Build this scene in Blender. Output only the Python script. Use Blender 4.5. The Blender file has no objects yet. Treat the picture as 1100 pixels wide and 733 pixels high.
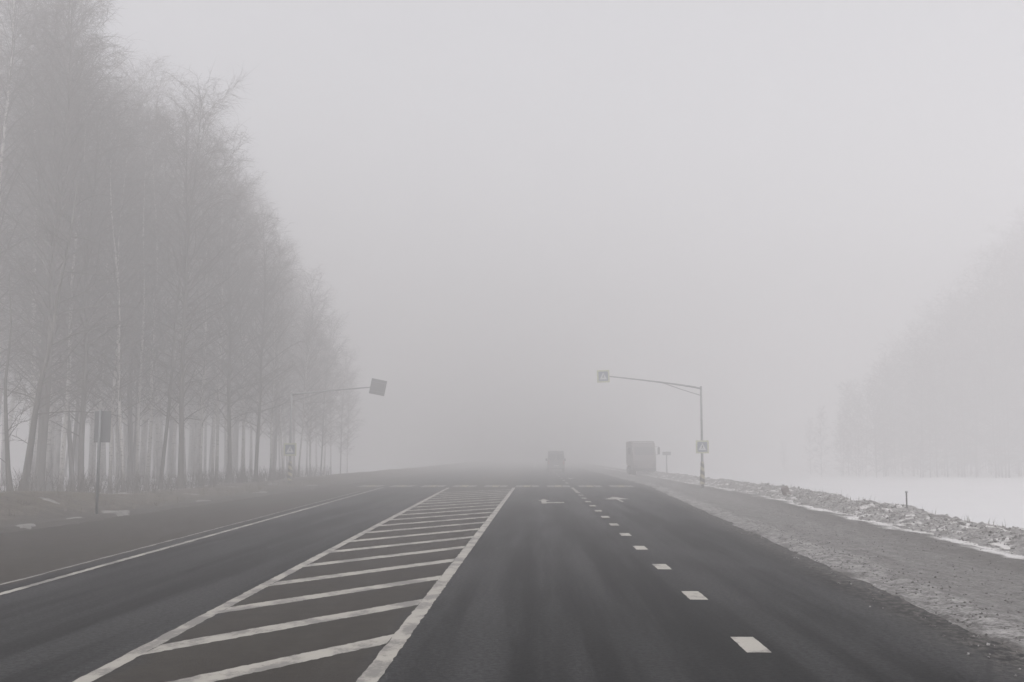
import bpy, math, random
import numpy as np
from mathutils import Vector, Matrix, Euler

random.seed(11)
RNG = np.random.default_rng(5)
SC = bpy.context.scene
COL = SC.collection
R = math.radians

# ------------------------------------------------------------------ helpers
def link(o, parent=None):
    COL.objects.link(o)
    if parent is not None:
        o.parent = parent
    return o

def tag(o, label=None, cat=None, group=None, kind=None):
    if label: o['label'] = label
    if cat: o['category'] = cat
    if group: o['group'] = group
    if kind: o['kind'] = kind
    return o

def empty(name, loc, rz=0.0):
    o = bpy.data.objects.new(name, None)
    o.empty_display_size = 0.3
    o.location = loc
    o.rotation_euler = (0, 0, rz)
    return link(o)

class MB:
    """collects shapes, builds ONE mesh object"""
    def __init__(s):
        s.v = []; s.f = []; s.m = []
    def add(s, verts, faces, mi=0):
        b = len(s.v)
        s.v += [tuple(p) for p in verts]
        s.f += [tuple(i + b for i in f) for f in faces]
        s.m += [mi] * len(faces)
    def box(s, c, size, rot=None, mi=0, bev=0.0):
        hx, hy, hz = (k / 2 for k in size)
        if bev <= 0:
            P = [(x*hx, y*hy, z*hz) for x in (-1, 1) for y in (-1, 1) for z in (-1, 1)]
            F = [(0,1,3,2),(4,6,7,5),(0,4,5,1),(2,3,7,6),(0,2,6,4),(1,5,7,3)]
        else:
            # chamfered box: 24 vertices
            b = min(bev, hx*.9, hy*.9, hz*.9)
            P = []; idx = {}
            for sx in (-1, 1):
                for sy in (-1, 1):
                    for sz in (-1, 1):
                        for a in range(3):
                            p = [sx*(hx-b), sy*(hy-b), sz*(hz-b)]
                            p[a] = (sx*hx, sy*hy, sz*hz)[a]
                            idx[(sx, sy, sz, a)] = len(P); P.append(tuple(p))
            F = []
            sg = [(-1,-1),(1,-1),(1,1),(-1,1)]
            def key(a, s0, u, w):
                t = [0,0,0]; o = [k for k in range(3) if k != a]
                t[a] = s0; t[o[0]] = u; t[o[1]] = w
                return tuple(t)
            for a in range(3):
                for s0 in (-1, 1):
                    F.append(tuple(idx[key(a, s0, u, w) + (a,)] for u, w in sg))
            for a in range(3):           # edges along axis a
                o = [k for k in range(3) if k != a]
                for u, w in sg:
                    k0 = [0,0,0]; k0[o[0]] = u; k0[o[1]] = w
                    kp = list(k0); kp[a] = 1; km = list(k0); km[a] = -1
                    F.append((idx[tuple(km)+(o[0],)], idx[tuple(kp)+(o[0],)], idx[tuple(kp)+(o[1],)], idx[tuple(km)+(o[1],)]))
            for sx in (-1, 1):
                for sy in (-1, 1):
                    for sz in (-1, 1):
                        F.append(tuple(idx[(sx, sy, sz, a)] for a in range(3)))
        M = rot.to_matrix() if rot is not None else None
        c = Vector(c)
        s.add([c + (M @ Vector(p) if M else Vector(p)) for p in P], F, mi)
    def tube(s, pts, rad, n=8, cap=True, mi=0):
        pts = [Vector(p) for p in pts]
        k = len(pts)
        if not hasattr(rad, '__len__'): rad = [rad] * k
        V = []
        for i, p in enumerate(pts):
            d = (pts[min(i+1, k-1)] - pts[max(i-1, 0)])
            if d.length < 1e-6: d = Vector((0, 0, 1))
            d.normalize()
            a = Vector((0, 0, 1)) if abs(d.z) < .9 else Vector((1, 0, 0))
            u = d.cross(a).normalized(); w = d.cross(u)
            for j in range(n):
                t = 2*math.pi*j/n
                V.append(p + (u*math.cos(t) + w*math.sin(t)) * rad[i])
        F = [(i*n+j, i*n+(j+1) % n, (i+1)*n+(j+1) % n, (i+1)*n+j) for i in range(k-1) for j in range(n)]
        if cap:
            F.append(tuple(range(n))[::-1]); F.append(tuple((k-1)*n+j for j in range(n)))
        s.add(V, F, mi)
    def mesh(s, name, mats, smooth=False):
        me = bpy.data.meshes.new(name)
        me.from_pydata(s.v, [], s.f)
        for m in (mats if isinstance(mats, (list, tuple)) else [mats]):
            me.materials.append(m)
        if len(set(s.m)) > 1:
            me.polygons.foreach_set('material_index', s.m)
        if smooth:
            me.polygons.foreach_set('use_smooth', [True]*len(me.polygons))
        me.validate(); me.update()
        bm = __import__('bmesh').new(); bm.from_mesh(me)
        __import__('bmesh').ops.recalc_face_normals(bm, faces=bm.faces)
        bm.to_mesh(me); bm.free()
        return me
    def build(s, name, mats, parent=None, smooth=False):
        return link(bpy.data.objects.new(name, s.mesh(name, mats, smooth)), parent)

def vnoise(x, y, seed=0):
    """value noise in numpy, 0..1"""
    xi = np.floor(x).astype(np.int64); yi = np.floor(y).astype(np.int64)
    xf = x - xi; yf = y - yi
    def h(a, b):
        n = (a*374761393 + b*668265263 + seed*974711) & 0xffffffff
        n = ((n ^ (n >> 13)) * 1274126177) & 0xffffffff
        return ((n ^ (n >> 16)) & 0xffff) / 65535.0
    u = xf*xf*(3-2*xf); v = yf*yf*(3-2*yf)
    return (h(xi, yi)*(1-u)+h(xi+1, yi)*u)*(1-v) + (h(xi, yi+1)*(1-u)+h(xi+1, yi+1)*u)*v

def fbm(x, y, seed=0, o=4):
    t = 0; a = .5
    for i in range(o):
        t = t + a*vnoise(x*2**i, y*2**i, seed+i*17); a *= .5
    return t

def sstep(a, b, x):
    t = np.clip((x-a)/(b-a), 0, 1)
    return t*t*(3-2*t)

# ------------------------------------------------------------------ materials
def newmat(name):
    m = bpy.data.materials.new(name); m.use_nodes = True
    nt = m.node_tree
    b = nt.nodes['Principled BSDF']
    return m, nt, b

class NT:
    def __init__(s, nt): s.nt = nt
    def n(s, typ, **kw):
        k = s.nt.nodes.new(typ)
        for a, v in kw.items():
            setattr(k, a, v)
        return k
    def put(s, sock, v):
        if isinstance(v, bpy.types.NodeSocket): s.nt.links.new(v, sock)
        else: sock.default_value = v
    def math(s, op, a, b=0.0, c=None):
        k = s.n('ShaderNodeMath', operation=op)
        s.put(k.inputs[0], a); s.put(k.inputs[1], b)
        if c is not None: s.put(k.inputs[2], c)
        return k.outputs[0]
    def ss(s, v, a, b, o0=0.0, o1=1.0):
        k = s.n('ShaderNodeMapRange', interpolation_type='SMOOTHSTEP')
        s.put(k.inputs[0], v); s.put(k.inputs[1], a); s.put(k.inputs[2], b)
        k.inputs[3].default_value = o0; k.inputs[4].default_value = o1
        return k.outputs[0]
    def mix(s, f, a, b):
        k = s.n('ShaderNodeMix', data_type='RGBA')
        s.put(k.inputs[0], f)
        s.put(k.inputs[6], a if isinstance(a, bpy.types.NodeSocket) else (*a, 1) if len(a) == 3 else a)
        s.put(k.inputs[7], b if isinstance(b, bpy.types.NodeSocket) else (*b, 1) if len(b) == 3 else b)
        return k.outputs[2]
    def pos(s):
        return s.n('ShaderNodeNewGeometry').outputs['Position']
    def obj(s):
        return s.n('ShaderNodeTexCoord').outputs['Object']
    def scale(s, v, sc):
        k = s.n('ShaderNodeVectorMath', operation='MULTIPLY')
        s.put(k.inputs[0], v); k.inputs[1].default_value = sc
        return k.outputs[0]
    def noise(s, v, scale, detail=4, rough=.55):
        k = s.n('ShaderNodeTexNoise')
        s.put(k.inputs['Vector'], v); k.inputs['Scale'].default_value = scale
        k.inputs['Detail'].default_value = detail; k.inputs['Roughness'].default_value = rough
        return k.outputs['Fac']
    def xyz(s, v):
        k = s.n('ShaderNodeSeparateXYZ'); s.put(k.inputs[0], v)
        return k.outputs
    def bump(s, h, strength, dist, b):
        k = s.n('ShaderNodeBump')
        k.inputs['Strength'].default_value = strength; k.inputs['Distance'].default_value = dist
        s.put(k.inputs['Height'], h)
        s.nt.links.new(k.outputs[0], b.inputs['Normal'])

def plain(name, col, rough=.6, metal=0.0, var=.15, scale=6.0, dirt=None):
    """procedural: base colour broken by noise, optional dirt colour in patches"""
    m, nt, b = newmat(name); N = NT(nt)
    p = N.obj()
    f = N.noise(p, scale, 5)
    c = N.mix(f, tuple(k*(1-var) for k in col), tuple(min(1, k*(1+var)) for k in col))
    if dirt:
        g = N.ss(N.noise(p, scale*.5, 6, .65), .5, .68)
        c = N.mix(N.math('MULTIPLY', g, .7), c, dirt)
    nt.links.new(c, b.inputs['Base Color'])
    b.inputs['Roughness'].default_value = rough
    b.inputs['Metallic'].default_value = metal
    return m

# road edges, metres from the camera axis (x) at distance y ahead
XL = lambda y: -6.84 - .0405*np.clip(y, -40, 75)       # left white edge line
XH = lambda y: -3.60 - .0275*np.clip(y, -40, 75)       # left side of hatched island
XI = -1.45                                             # right side of hatched island
XR = lambda y: 4.2 + .042*np.clip(y, -40, 75)          # right asphalt edge
XB = lambda y: 8.05 + .055*np.clip(y, -20, 57)         # foot of the snow bank
XV = -13.3                                             # left pavement edge

def lin(N, y, a, b, lo, hi):
    k = N.n('ShaderNodeClamp'); N.put(k.inputs[0], y); k.inputs[1].default_value = lo; k.inputs[2].default_value = hi
    return N.math('MULTIPLY_ADD', k.outputs[0], b, a)

def asphalt_mat():
    m, nt, b = newmat('asphalt'); N = NT(nt)
    p = N.pos(); x, y, z = N.xyz(p)
    fine = N.math('ADD', N.math('MULTIPLY', N.noise(p, 55, 3, .8), .55), N.math('MULTIPLY', N.ss(N.noise(p, 17, 4, .8), .3, .7), .45))
    fine = N.ss(fine, .22, .78)
    big = N.noise(N.scale(p, (1, .25, 1)), .55, 5, .6)
    streak = N.noise(N.scale(p, (1, .03, 1)), 1.3, 4, .6)
    c = N.mix(fine, (.001, .0011, .0013), (.014, .0143, .0152))
    c = N.mix(N.ss(N.math('ADD', N.math('MULTIPLY', streak, .7), N.math('MULTIPLY', big, .3)), .42, .60), c, N.mix(fine, (.008, .0082, .009), (.047, .0473, .0485)))
    # dust gathers where nobody drives: the hatched island and the left pavement margin
    w = N.math('MULTIPLY_ADD', N.noise(p, .9, 5), .9, -.45)
    xw = N.math('ADD', x, N.math('MULTIPLY', w, .6))
    xh = lin(N, y, -3.60, -.0275, -40, 75)
    isl = N.math('MULTIPLY', N.ss(N.math('SUBTRACT', xw, xh), -.1, .25), N.ss(xw, -1.35, -1.7))
    xl = lin(N, y, -6.84, -.0405, -40, 75)
    mar = N.ss(N.math('SUBTRACT', xw, xl), -.25, -.6)
    dust = N.math('MAXIMUM', N.math('MULTIPLY', isl, .75), N.math('MULTIPLY', mar, .88))
    dust = N.math('MULTIPLY', dust, N.ss(big, .15, .5, .72, 1))
    dc = N.mix(N.noise(p, 3.2, 6, .65), (.014, .012, .010), (.054, .047, .039))
    c = N.mix(dust, c, dc)
    # grit washed in along the right edge
    xr = lin(N, y, 4.2, .042, -40, 75)
    e = N.ss(N.math('SUBTRACT', xr, xw), .9, -.1)
    c = N.mix(N.math('MULTIPLY', e, N.ss(N.noise(N.scale(p, (1, .6, 1)), 9, 6, .75), .42, .62)), c, N.mix(N.noise(p, 30, 3), (.03, .028, .026), (.17, .16, .15)))
    # wheel-polished tracks, wear specks, sealed cracks
    cr = N.n('ShaderNodeTexVoronoi', feature='DISTANCE_TO_EDGE')
    nt.links.new(N.scale(p, (1, .35, 1)), cr.inputs['Vector']); cr.inputs['Scale'].default_value = .22
    crk = N.math('MULTIPLY', N.ss(cr.outputs['Distance'], .006, .001), N.ss(N.noise(p, .35, 3), .5, .6))
    c = N.mix(N.math('MULTIPLY', crk, .55), c, (.016, .016, .017))
    nt.links.new(c, b.inputs['Base Color'])
    nt.links.new(N.ss(N.math('ADD', streak, N.math('MULTIPLY', dust, .4)), .3, .8, .62, .9), b.inputs['Roughness'])
    b.inputs['Specular IOR Level'].default_value = 0
    N.bump(N.math('ADD', fine, N.math('MULTIPLY', big, .6)), .35, .012, b)
    return m

def paint_mat(name='road_paint', k=1.0, w0=.63):
    m, nt, b = newmat(name); N = NT(nt)
    p = N.pos()
    k = k*.78
    f = N.noise(p, 26, 5, .75); g = N.noise(N.scale(p, (1, .6, 1)), 2.2, 6, .65)
    c = N.mix(f, tuple(k*q for q in (.27, .255, .222)), tuple(k*q for q in (.42, .40, .355)))
    wear = N.math('MAXIMUM', N.ss(N.math('ADD', g, N.math('MULTIPLY', f, .35)), w0, w0+.13), N.math('MULTIPLY', N.ss(f, .66, .74), .6))
    c = N.mix(N.math('MULTIPLY', wear, .85), c, (.10, .095, .088))
    nt.links.new(c, b.inputs['Base Color']); b.inputs['Roughness'].default_value = .7
    return m

def paint_worn_mat():
    m, nt, b = newmat('worn_yellow_paint'); N = NT(nt)
    p = N.pos(); f = N.noise(p, 14, 5, .7)
    c = N.mix(N.ss(f, .35, .6), (.36, .31, .15), (.10, .095, .08))
    nt.links.new(c, b.inputs['Base Color']); b.inputs['Roughness'].default_value = .75
    return m

def ground_mat():
    """snow field beyond the verges, trodden dirt and dead grass on them"""
    m, nt, b = newmat('snow_and_verge'); N = NT(nt)
    p = N.pos(); x, y, z = N.xyz(p)
    f = N.noise(p, 1.1, 6, .62); g = N.noise(p, 9, 6, .7); h = N.noise(p, .12, 4)
    snow = N.mix(h, (.46, .46, .47), (.56, .56, .565))
    snow = N.mix(N.ss(g, .62, .8), snow, (.38, .37, .355))
    gg = N.ss(N.math('ADD', N.math('MULTIPLY', g, .5), N.math('MULTIPLY', N.noise(N.scale(p, (1, .5, 1)), 2.6, 7, .7), .5)), .36, .64)
    dirt = N.mix(gg, (.016, .0135, .011), (.10, .086, .070))
    grass = N.mix(g, (.03, .025, .018), (.11, .094, .07))
    dirt = N.mix(N.ss(f, .48, .62), dirt, grass)
    wob = N.math('MULTIPLY_ADD', f, 3.0, -1.5)
    xw = N.math('ADD', x, wob)
    left = N.math('MULTIPLY', N.ss(xw, -20.5, -18.6), N.ss(x, 0, -1))
    xb = lin(N, y, 8.05, .055, -20, 57)
    right = N.math('MULTIPLY', N.ss(N.math('SUBTRACT', N.math('ADD', x, N.math('MULTIPLY', wob, .35)), xb), 2.6, 1.8), N.ss(x, -1, 0))
    d = N.math('MAXIMUM', left, right)
    patch = N.ss(N.math('ADD', N.noise(N.scale(p, (1, .45, 1)), .8, 6, .6), N.math('MULTIPLY', g, .16)), .76, .82)
    d = N.math('MULTIPLY', d, N.math('SUBTRACT', 1.0, N.math('MULTIPLY', patch, .8)))
    scarp_shade = N.math('MULTIPLY', N.ss(xw, -14.9, -13.9), N.ss(x, 0, -1))  # shade of the step at the pavement edge, painted into the dirt colour
    dirt = N.mix(N.math('MULTIPLY', scarp_shade, N.ss(g, .2, .55, .5, .9)), dirt, (.030, .026, .021))
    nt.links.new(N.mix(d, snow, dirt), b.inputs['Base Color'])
    b.inputs['Roughness'].default_value = .85
    b.inputs['Specular IOR Level'].default_value = .2
    N.bump(N.math('ADD', g, f), .5, .05, b)
    return m

def shoulder_mat():
    """grit and dirty packed snow, drawn out along the road"""
    m, nt, b = newmat('gravel_shoulder'); N = NT(nt)
    p = N.pos(); x, y, z = N.xyz(p)
    sp = N.scale(p, (1, .22, 1))
    a = N.noise(sp, 1.4, 7, .68); g = N.noise(p, 16, 6, .75); f = N.noise(N.scale(p, (1, .12, 1)), 3.0, 5, .6)
    xr = lin(N, y, 4.2, .042, -40, 75)
    xb = lin(N, y, 8.05, .055, -20, 57)
    t = N.math('DIVIDE', N.math('SUBTRACT', x, xr), N.math('SUBTRACT', xb, xr))   # 0 road edge, 1 bank
    t = N.math('ADD', t, N.math('MULTIPLY_ADD', a, .5, -.25))
    g = N.ss(N.math('ADD', N.math('MULTIPLY', g, .6), N.math('MULTIPLY', N.noise(N.scale(p, (1, .5, 1)), 4.5, 6, .7), .4)), .34, .66)
    grit = N.mix(g, (.034, .031, .028), (.135, .127, .118))
    pale = N.mix(g, (.042, .039, .036), (.23, .222, .214))
    crust = N.mix(g, (.05, .047, .044), (.36, .35, .34))
    wet = N.mix(g, (.03, .028, .026), (.085, .078, .07))
    c = N.mix(N.ss(t, .85, .52), grit, pale)
    c = N.mix(N.math('MULTIPLY', N.ss(f, .5, .64), .55), c, grit)
    c = N.mix(N.math('MULTIPLY', N.ss(t, .24, .12), N.ss(g, .3, .5)), c, crust)
    c = N.mix(N.ss(t, .05, -.06), c, wet)
    edge = N.math('MULTIPLY', N.ss(t, .9, 1.0), N.ss(N.math('ADD', a, N.math('MULTIPLY', g, .3)), .55, .66))
    c = N.mix(edge, c, (.6, .59, .58))
    spk = N.ss(N.noise(p, 24, 3, .8), .60, .68)
    c = N.mix(N.math('MULTIPLY', spk, .6), c, (.03, .027, .025))
    nt.links.new(c, b.inputs['Base Color']); b.inputs['Roughness'].default_value = .8
    b.inputs['Specular IOR Level'].default_value = .25
    N.bump(N.math('ADD', g, N.math('MULTIPLY', a, 1.5)), .7, .04, b)
    return m

def bank_mat(name='dirty_snow', clean=.5):
    m, nt, b = newmat(name); N = NT(nt)
    p = N.pos(); x, y, z = N.xyz(p)
    f = N.noise(p, 1.7, 6, .65); g = N.noise(p, 11, 6, .75); h = N.noise(N.scale(p, (1, .35, 1.6)), 2.6, 5, .6)
    c = N.mix(N.ss(g, .36, .62), (.045, .041, .037), (.27, .262, .254))
    c = N.mix(N.ss(f, .5, .66), c, N.mix(g, (.035, .031, .028), (.105, .094, .085)))
    c = N.mix(N.ss(N.math('ADD', h, N.math('MULTIPLY', g, .2)), clean+.12, clean+.24), c, (.50, .49, .48))
    nt.links.new(c, b.inputs['Base Color']); b.inputs['Roughness'].default_value = .85
    N.bump(N.math('ADD', g, f), .8, .05, b)
    return m

def bark_mat(name, pale):
    m, nt, b = newmat(name); N = NT(nt)
    p = N.obj(); x, y, z = N.xyz(p)
    f = N.noise(N.scale(p, (1, 1, .5)), 2.2, 6, .65)
    band = N.noise(N.scale(p, (1.5, 1.5, 9)), 1.6, 4, .6)
    furrow = N.noise(N.scale(p, (1, 1, .12)), 11, 5, .65)
    dark = N.mix(furrow, (.03, .027, .024), (.105, .096, .086))
    if pale:
        w = N.mix(f, (.30, .29, .27), (.54, .52, .495))
        w = N.mix(N.ss(band, .56, .66), w, (.075, .067, .06))
        low = N.ss(N.math('ADD', z, N.math('MULTIPLY', f, 5)), 6.0, 2.4)     # old fissured bark at the foot
        c = N.mix(N.math('MAXIMUM', low, N.ss(f, .56, .64)), w, dark)
    else:
        c = N.mix(N.ss(f, .58, .68), dark, (.16, .15, .135))
    nt.links.new(c, b.inputs['Base Color']); b.inputs['Roughness'].default_value = .85
    b.inputs['Specular IOR Level'].default_value = .2
    N.bump(furrow, .6, .03, b)
    return m

M = dict(
    asphalt=asphalt_mat(), paint=paint_mat(), fresh=paint_mat('fresh_road_paint', 1.08, .70), faint=paint_mat('faded_road_paint', .75, .52), yellow=paint_worn_mat(), ground=ground_mat(), shoulder=shoulder_mat(),
    bank=bank_mat(), clod=bank_mat('frozen_clod', .62),
    snow=plain('old_snow', (.15, .143, .135), .8, var=.4, scale=6, dirt=(.05, .045, .04)),
    bark_pale=bark_mat('birch_bark', True), bark_dark=bark_mat('dark_bark', False),
    twig=plain('twig', (.055, .044, .038), .8, var=.3, scale=2.0),
    twig_grey=plain('grey_twig', (.07, .062, .056), .8, var=.3, scale=1.0),
    grit=plain('dark_grit', (.055, .05, .046), .85, var=.5, scale=9.0),
    steel=plain('galvanised_steel', (.20, .20, .205), .55, .3, .15, 8, dirt=(.10, .095, .09)),
    back=plain('sign_back', (.12, .123, .126), .6, .2, .15, 5, dirt=(.08, .078, .074)),
    border=plain('fluorescent_border', (.42, .43, .29), .5, 0, .08, 5, dirt=(.34, .34, .24)),
    blue=plain('sign_blue', (.10, .125, .17), .45, 0, .1, 6, dirt=(.14, .16, .2)),
    white=plain('sign_white', (.5, .505, .51), .5, 0, .06, 6, dirt=(.45, .45, .45)),
    black=plain('black_paint', (.03, .03, .032), .6, 0, .2, 6),
    yellowp=plain('yellow_paint', (.31, .285, .19), .6, 0, .15, 6, dirt=(.22, .19, .12)),
    van=plain('dark_body_paint', (.17, .172, .175), .4, .1, .15, 3, dirt=(.10, .092, .082)),
    glass=plain('dark_glass', (.06, .063, .066), .3, 0, .1, 2),
    tyre=plain('rubber', (.025, .025, .025), .85, 0, .2, 12, dirt=(.09, .08, .07)),
    lamp=plain('red_lens', (.28, .02, .02), .3, 0, .1, 8),
    truck_box=plain('truck_tarpaulin', (.19, .178, .175), .7, 0, .18, 1.4, dirt=(.12, .105, .095)),
    truck_cab=plain('truck_dull_paint', (.165, .15, .147), .5, 0, .15, 2, dirt=(.12, .10, .09)),
    wood=plain('weathered_stake', (.05, .044, .038), .85, 0, .3, 14),
    straw=plain('dead_grass', (.10, .086, .062), .9, 0, .3, 1.5),
    rust=plain('rusty_concrete', (.12, .095, .088), .85, 0, .35, 7, dirt=(.2, .19, .18)),
)

# ------------------------------------------------------------------ terrain
def grid_mesh(name, X, Y, Zf, mat, smooth=True):
    gx, gy = np.meshgrid(X, Y)
    gz = Zf(gx, gy)
    V = np.stack([gx, gy, gz], -1).reshape(-1, 3)
    nx, ny = len(X), len(Y)
    i, j = np.meshgrid(np.arange(nx-1), np.arange(ny-1))
    a = (j*nx+i).ravel()
    F = np.stack([a, a+1, a+1+nx, a+nx], -1)
    me = bpy.data.meshes.new(name)
    me.from_pydata(V.tolist(), [], F.tolist())
    me.polygons.foreach_set('use_smooth', [smooth]*len(me.polygons))
    me.materials.append(mat); me.update()
    return link(bpy.data.objects.new(name, me))

def ground_z(x, y):
    x = np.asarray(x, float); y = np.asarray(y, float)
    n1 = fbm(x*.35, y*.35, 3) - .47
    n2 = fbm(x*1.6, y*1.2, 9) - .47
    edge = XV + (vnoise(y*.45, y*0+3.3, 4)-.5)*.5 + (vnoise(y*1.7, y*0+8.1, 6)-.5)*.22
    d = edge - x                                    # metres left of the pavement edge
    crest = .26 + .5*sstep(50, 36, y) + .12*n1
    zl = -.05 + .16*sstep(-.05, .22, d) + (crest-.11)*sstep(.4, 3.2, d) - (crest+.25)*sstep(5.2, 9.5, d)
    zl = zl + (.16*n1+.10*n2)*sstep(.3, 1.5, d)
    d2 = x - XB(y)
    zr = -.05 + .05*sstep(0, .5, d2) - 1.0*sstep(2.0, 8.0, d2) + (.10*n1+.05*n2)*sstep(.6, 2.5, d2)
    z = np.where(x < -1, zl, zr)
    far = sstep(90, 260, np.maximum(np.abs(x), y*.7))
    return z + far*(fbm(x*.012, y*.012, 21)-.47)*2.0

XS = np.unique(np.concatenate([np.linspace(-600, -60, 28), np.linspace(-60, -26, 35), np.arange(-26, -12, .2),
                               np.linspace(-12, 8, 21), np.arange(8, 16, .4), np.linspace(16, 60, 45), np.linspace(60, 600, 28)]))
YS = np.unique(np.concatenate([np.linspace(-100, -5, 20), np.arange(-5, 100, .4), np.linspace(100, 200, 60), np.linspace(200, 600, 30)]))
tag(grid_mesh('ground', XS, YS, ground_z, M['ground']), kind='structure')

RY = np.unique(np.concatenate([np.linspace(-100, 0, 20), np.arange(0, 110, 1.0), np.linspace(110, 600, 40)]))
def strip(name, fa, fb, z, mat, n=2, y=RY, parent=None, zf=None):
    V = []; F = []
    for yy in y:
        a, b = float(fa(yy)), float(fb(yy))
        for k in range(n):
            xx = a+(b-a)*k/(n-1)
            V.append((xx, yy, z if zf is None else zf(xx, yy)))
    for i in range(len(y)-1):
        for k in range(n-1):
            q = i*n+k
            F.append((q, q+1, q+1+n, q+n))
    me = bpy.data.meshes.new(name); me.from_pydata(V, [], F); me.materials.append(mat); me.update()
    return link(bpy.data.objects.new(name, me), parent)

def wob(y, s, a, seed): return float((vnoise(np.array(y*s), np.array(3.7), seed)-.5)*a)
RY2 = np.unique(np.concatenate([np.linspace(-100, 0, 20), np.arange(0, 110, .25), np.linspace(110, 600, 40)]))
road = tag(strip('road', lambda y: XV - .15 + wob(y, .5, .4, 2), lambda y: XR(y)+.25, 0.0, M['asphalt'], 3, RY2), kind='structure')

def shoulder_z(gx, gy):
    t = gx-XR(gy)
    rid = np.exp(-((t-.55-.25*(vnoise(gy*.3, gy*0+1.5, 8)-.5))/.28)**2)*.055*(.4+vnoise(gy*.9, gx*2.0, 31))
    return -.012 + .025*sstep(-.05, .12, t) + rid + (fbm(gx*2.2, gy*.7, 12)-.47)*.05*1.0 + (fbm(gx*6, gy*3.5, 14)-.47)*.035*sstep(0.1, .6, t)
ny = len(np.arange(2, 90, .15))
Ysh = np.unique(np.concatenate([np.linspace(-60, 2, 16), np.arange(2, 90, .15), np.linspace(90, 300, 40)]))
V = []; F = []
NS = 44
for yy in Ysh:
    a = XR(yy) - .06 + wob(yy, .8, .22, 15) + wob(yy, 3.1, .12, 18); b_ = XB(yy)+.45
    V.append(np.stack([np.linspace(a, b_, NS), np.full(NS, yy), np.zeros(NS)], -1))
V = np.concatenate(V); V[:, 2] = shoulder_z(V[:, 0], V[:, 1])
for i in range(len(Ysh)-1):
    for k in range(NS-1):
        q = i*NS+k; F.append((q, q+1, q+1+NS, q+NS))
me = bpy.data.meshes.new('road_shoulder'); me.from_pydata(V.tolist(), [], F); me.materials.append(M['shoulder'])
me.polygons.foreach_set('use_smooth', [True]*len(F)); me.update()
tag(link(bpy.data.objects.new('road_shoulder', me)), kind='structure')

# ploughed bank of dirty snow on the right
def bank_h(u, y):
    """u = metres from the bank foot"""
    top = -.02 + .20*fbm(y*.22, y*0+.7, 41) + .17*sstep(22, 60, y)
    prof = sstep(-.05, 1.1, u)*sstep(3.3, 1.5, u)
    lump = (vnoise(u*1.5, y*1.1, 51)-.35)*.14 + (vnoise(u*3.6, y*2.9, 52)-.4)*.17 + (vnoise(u*8, y*7, 53)-.4)*.07
    return top*prof + lump*sstep(.0, .8, u)*sstep(3.1, 1.9, u)
YB = np.concatenate([np.linspace(-30, 8, 60), np.arange(8, 75, .11), np.linspace(75, 150, 160)])
UB = np.linspace(-.25, 3.4, 40)
V = []; F = []
for yy in YB:
    u0 = wob(yy, .35, .7, 61)+wob(yy, 1.4, .3, 62)
    x_ = XB(yy)+u0+UB
    V.append(np.stack([x_, np.full(40, yy), np.zeros(40)], -1))
V = np.concatenate(V); uu = np.tile(UB, len(YB))
low = -.10 + .07*sstep(-.25, .1, uu) - .35*sstep(2.2, 3.4, uu)
V[:, 2] = low + bank_h(uu, V[:, 1]) + .05*sstep(-.25, .3, uu)
for i in range(len(YB)-1):
    for k in range(39):
        q = i*40+k; F.append((q, q+1, q+41, q+40))
me = bpy.data.meshes.new('snow_bank'); me.from_pydata(V.tolist(), [], F); me.materials.append(M['bank'])
me.polygons.foreach_set('use_smooth', [True]*len(F)); me.update()
bank = tag(link(bpy.data.objects.new('snow_bank', me)), kind='structure')
from mathutils.bvhtree import BVHTree
BVH = BVHTree.FromPolygons(V.tolist(), F)
def bank_top(x, y):
    h = BVH.ray_cast(Vector((x, y, 5)), Vector((0, 0, -1)))
    return h[0].z if h[0] is not None else float(ground_z(x, y))

# frozen clods thrown up on the bank: the larger ones are things, small crumbs are stuff
def clod_mesh(name, seed, n=1):
    rg = random.Random(seed)
    import bmesh
    bm = bmesh.new(); bmesh.ops.create_icosphere(bm, subdivisions=2, radius=1)
    cut = [(Vector((rg.gauss(0, 1), rg.gauss(0, 1), rg.gauss(0, 1))).normalized(), rg.uniform(.5, .85)) for _ in range(9)]
    for v in bm.verts:
        for d, k in cut:
            t = v.co.dot(d)
            if t > k: v.co -= d*(t-k)
        v.co *= 1+rg.uniform(-.06, .06)
    me = bpy.data.meshes.new(name); bm.to_mesh(me); bm.free(); me.materials.append(M['clod'])
    return me
clods = [clod_mesh('snow_clod', 70+i) for i in range(6)]
rg = random.Random(3)
for k in range(46):
    y = 17 + 48*(k+rg.random())/46
    x = float(XB(y)) + rg.choice((rg.uniform(.9, 2.2), rg.uniform(1.2, 1.9), rg.uniform(.2, 2.4)))
    s = rg.uniform(.04, .10)*(1.25 if rg.random() < .25 else 1)
    o = bpy.data.objects.new('snow_clod', rg.choice(clods)); link(o)
    o.location = (x, y, bank_top(x, y)+s*.35); o.scale = (s*rg.uniform(.8, 1.4), s*rg.uniform(.8, 1.4), s*rg.uniform(.6, 1.1))
    o.rotation_euler = (rg.uniform(0, 6), rg.uniform(0, 6), rg.uniform(0, 6))
    tag(o, 'grey lump of frozen snow on the ploughed bank along the right shoulder', 'snow lump', 'frozen lumps along the snow bank')
mb = MB()
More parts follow.
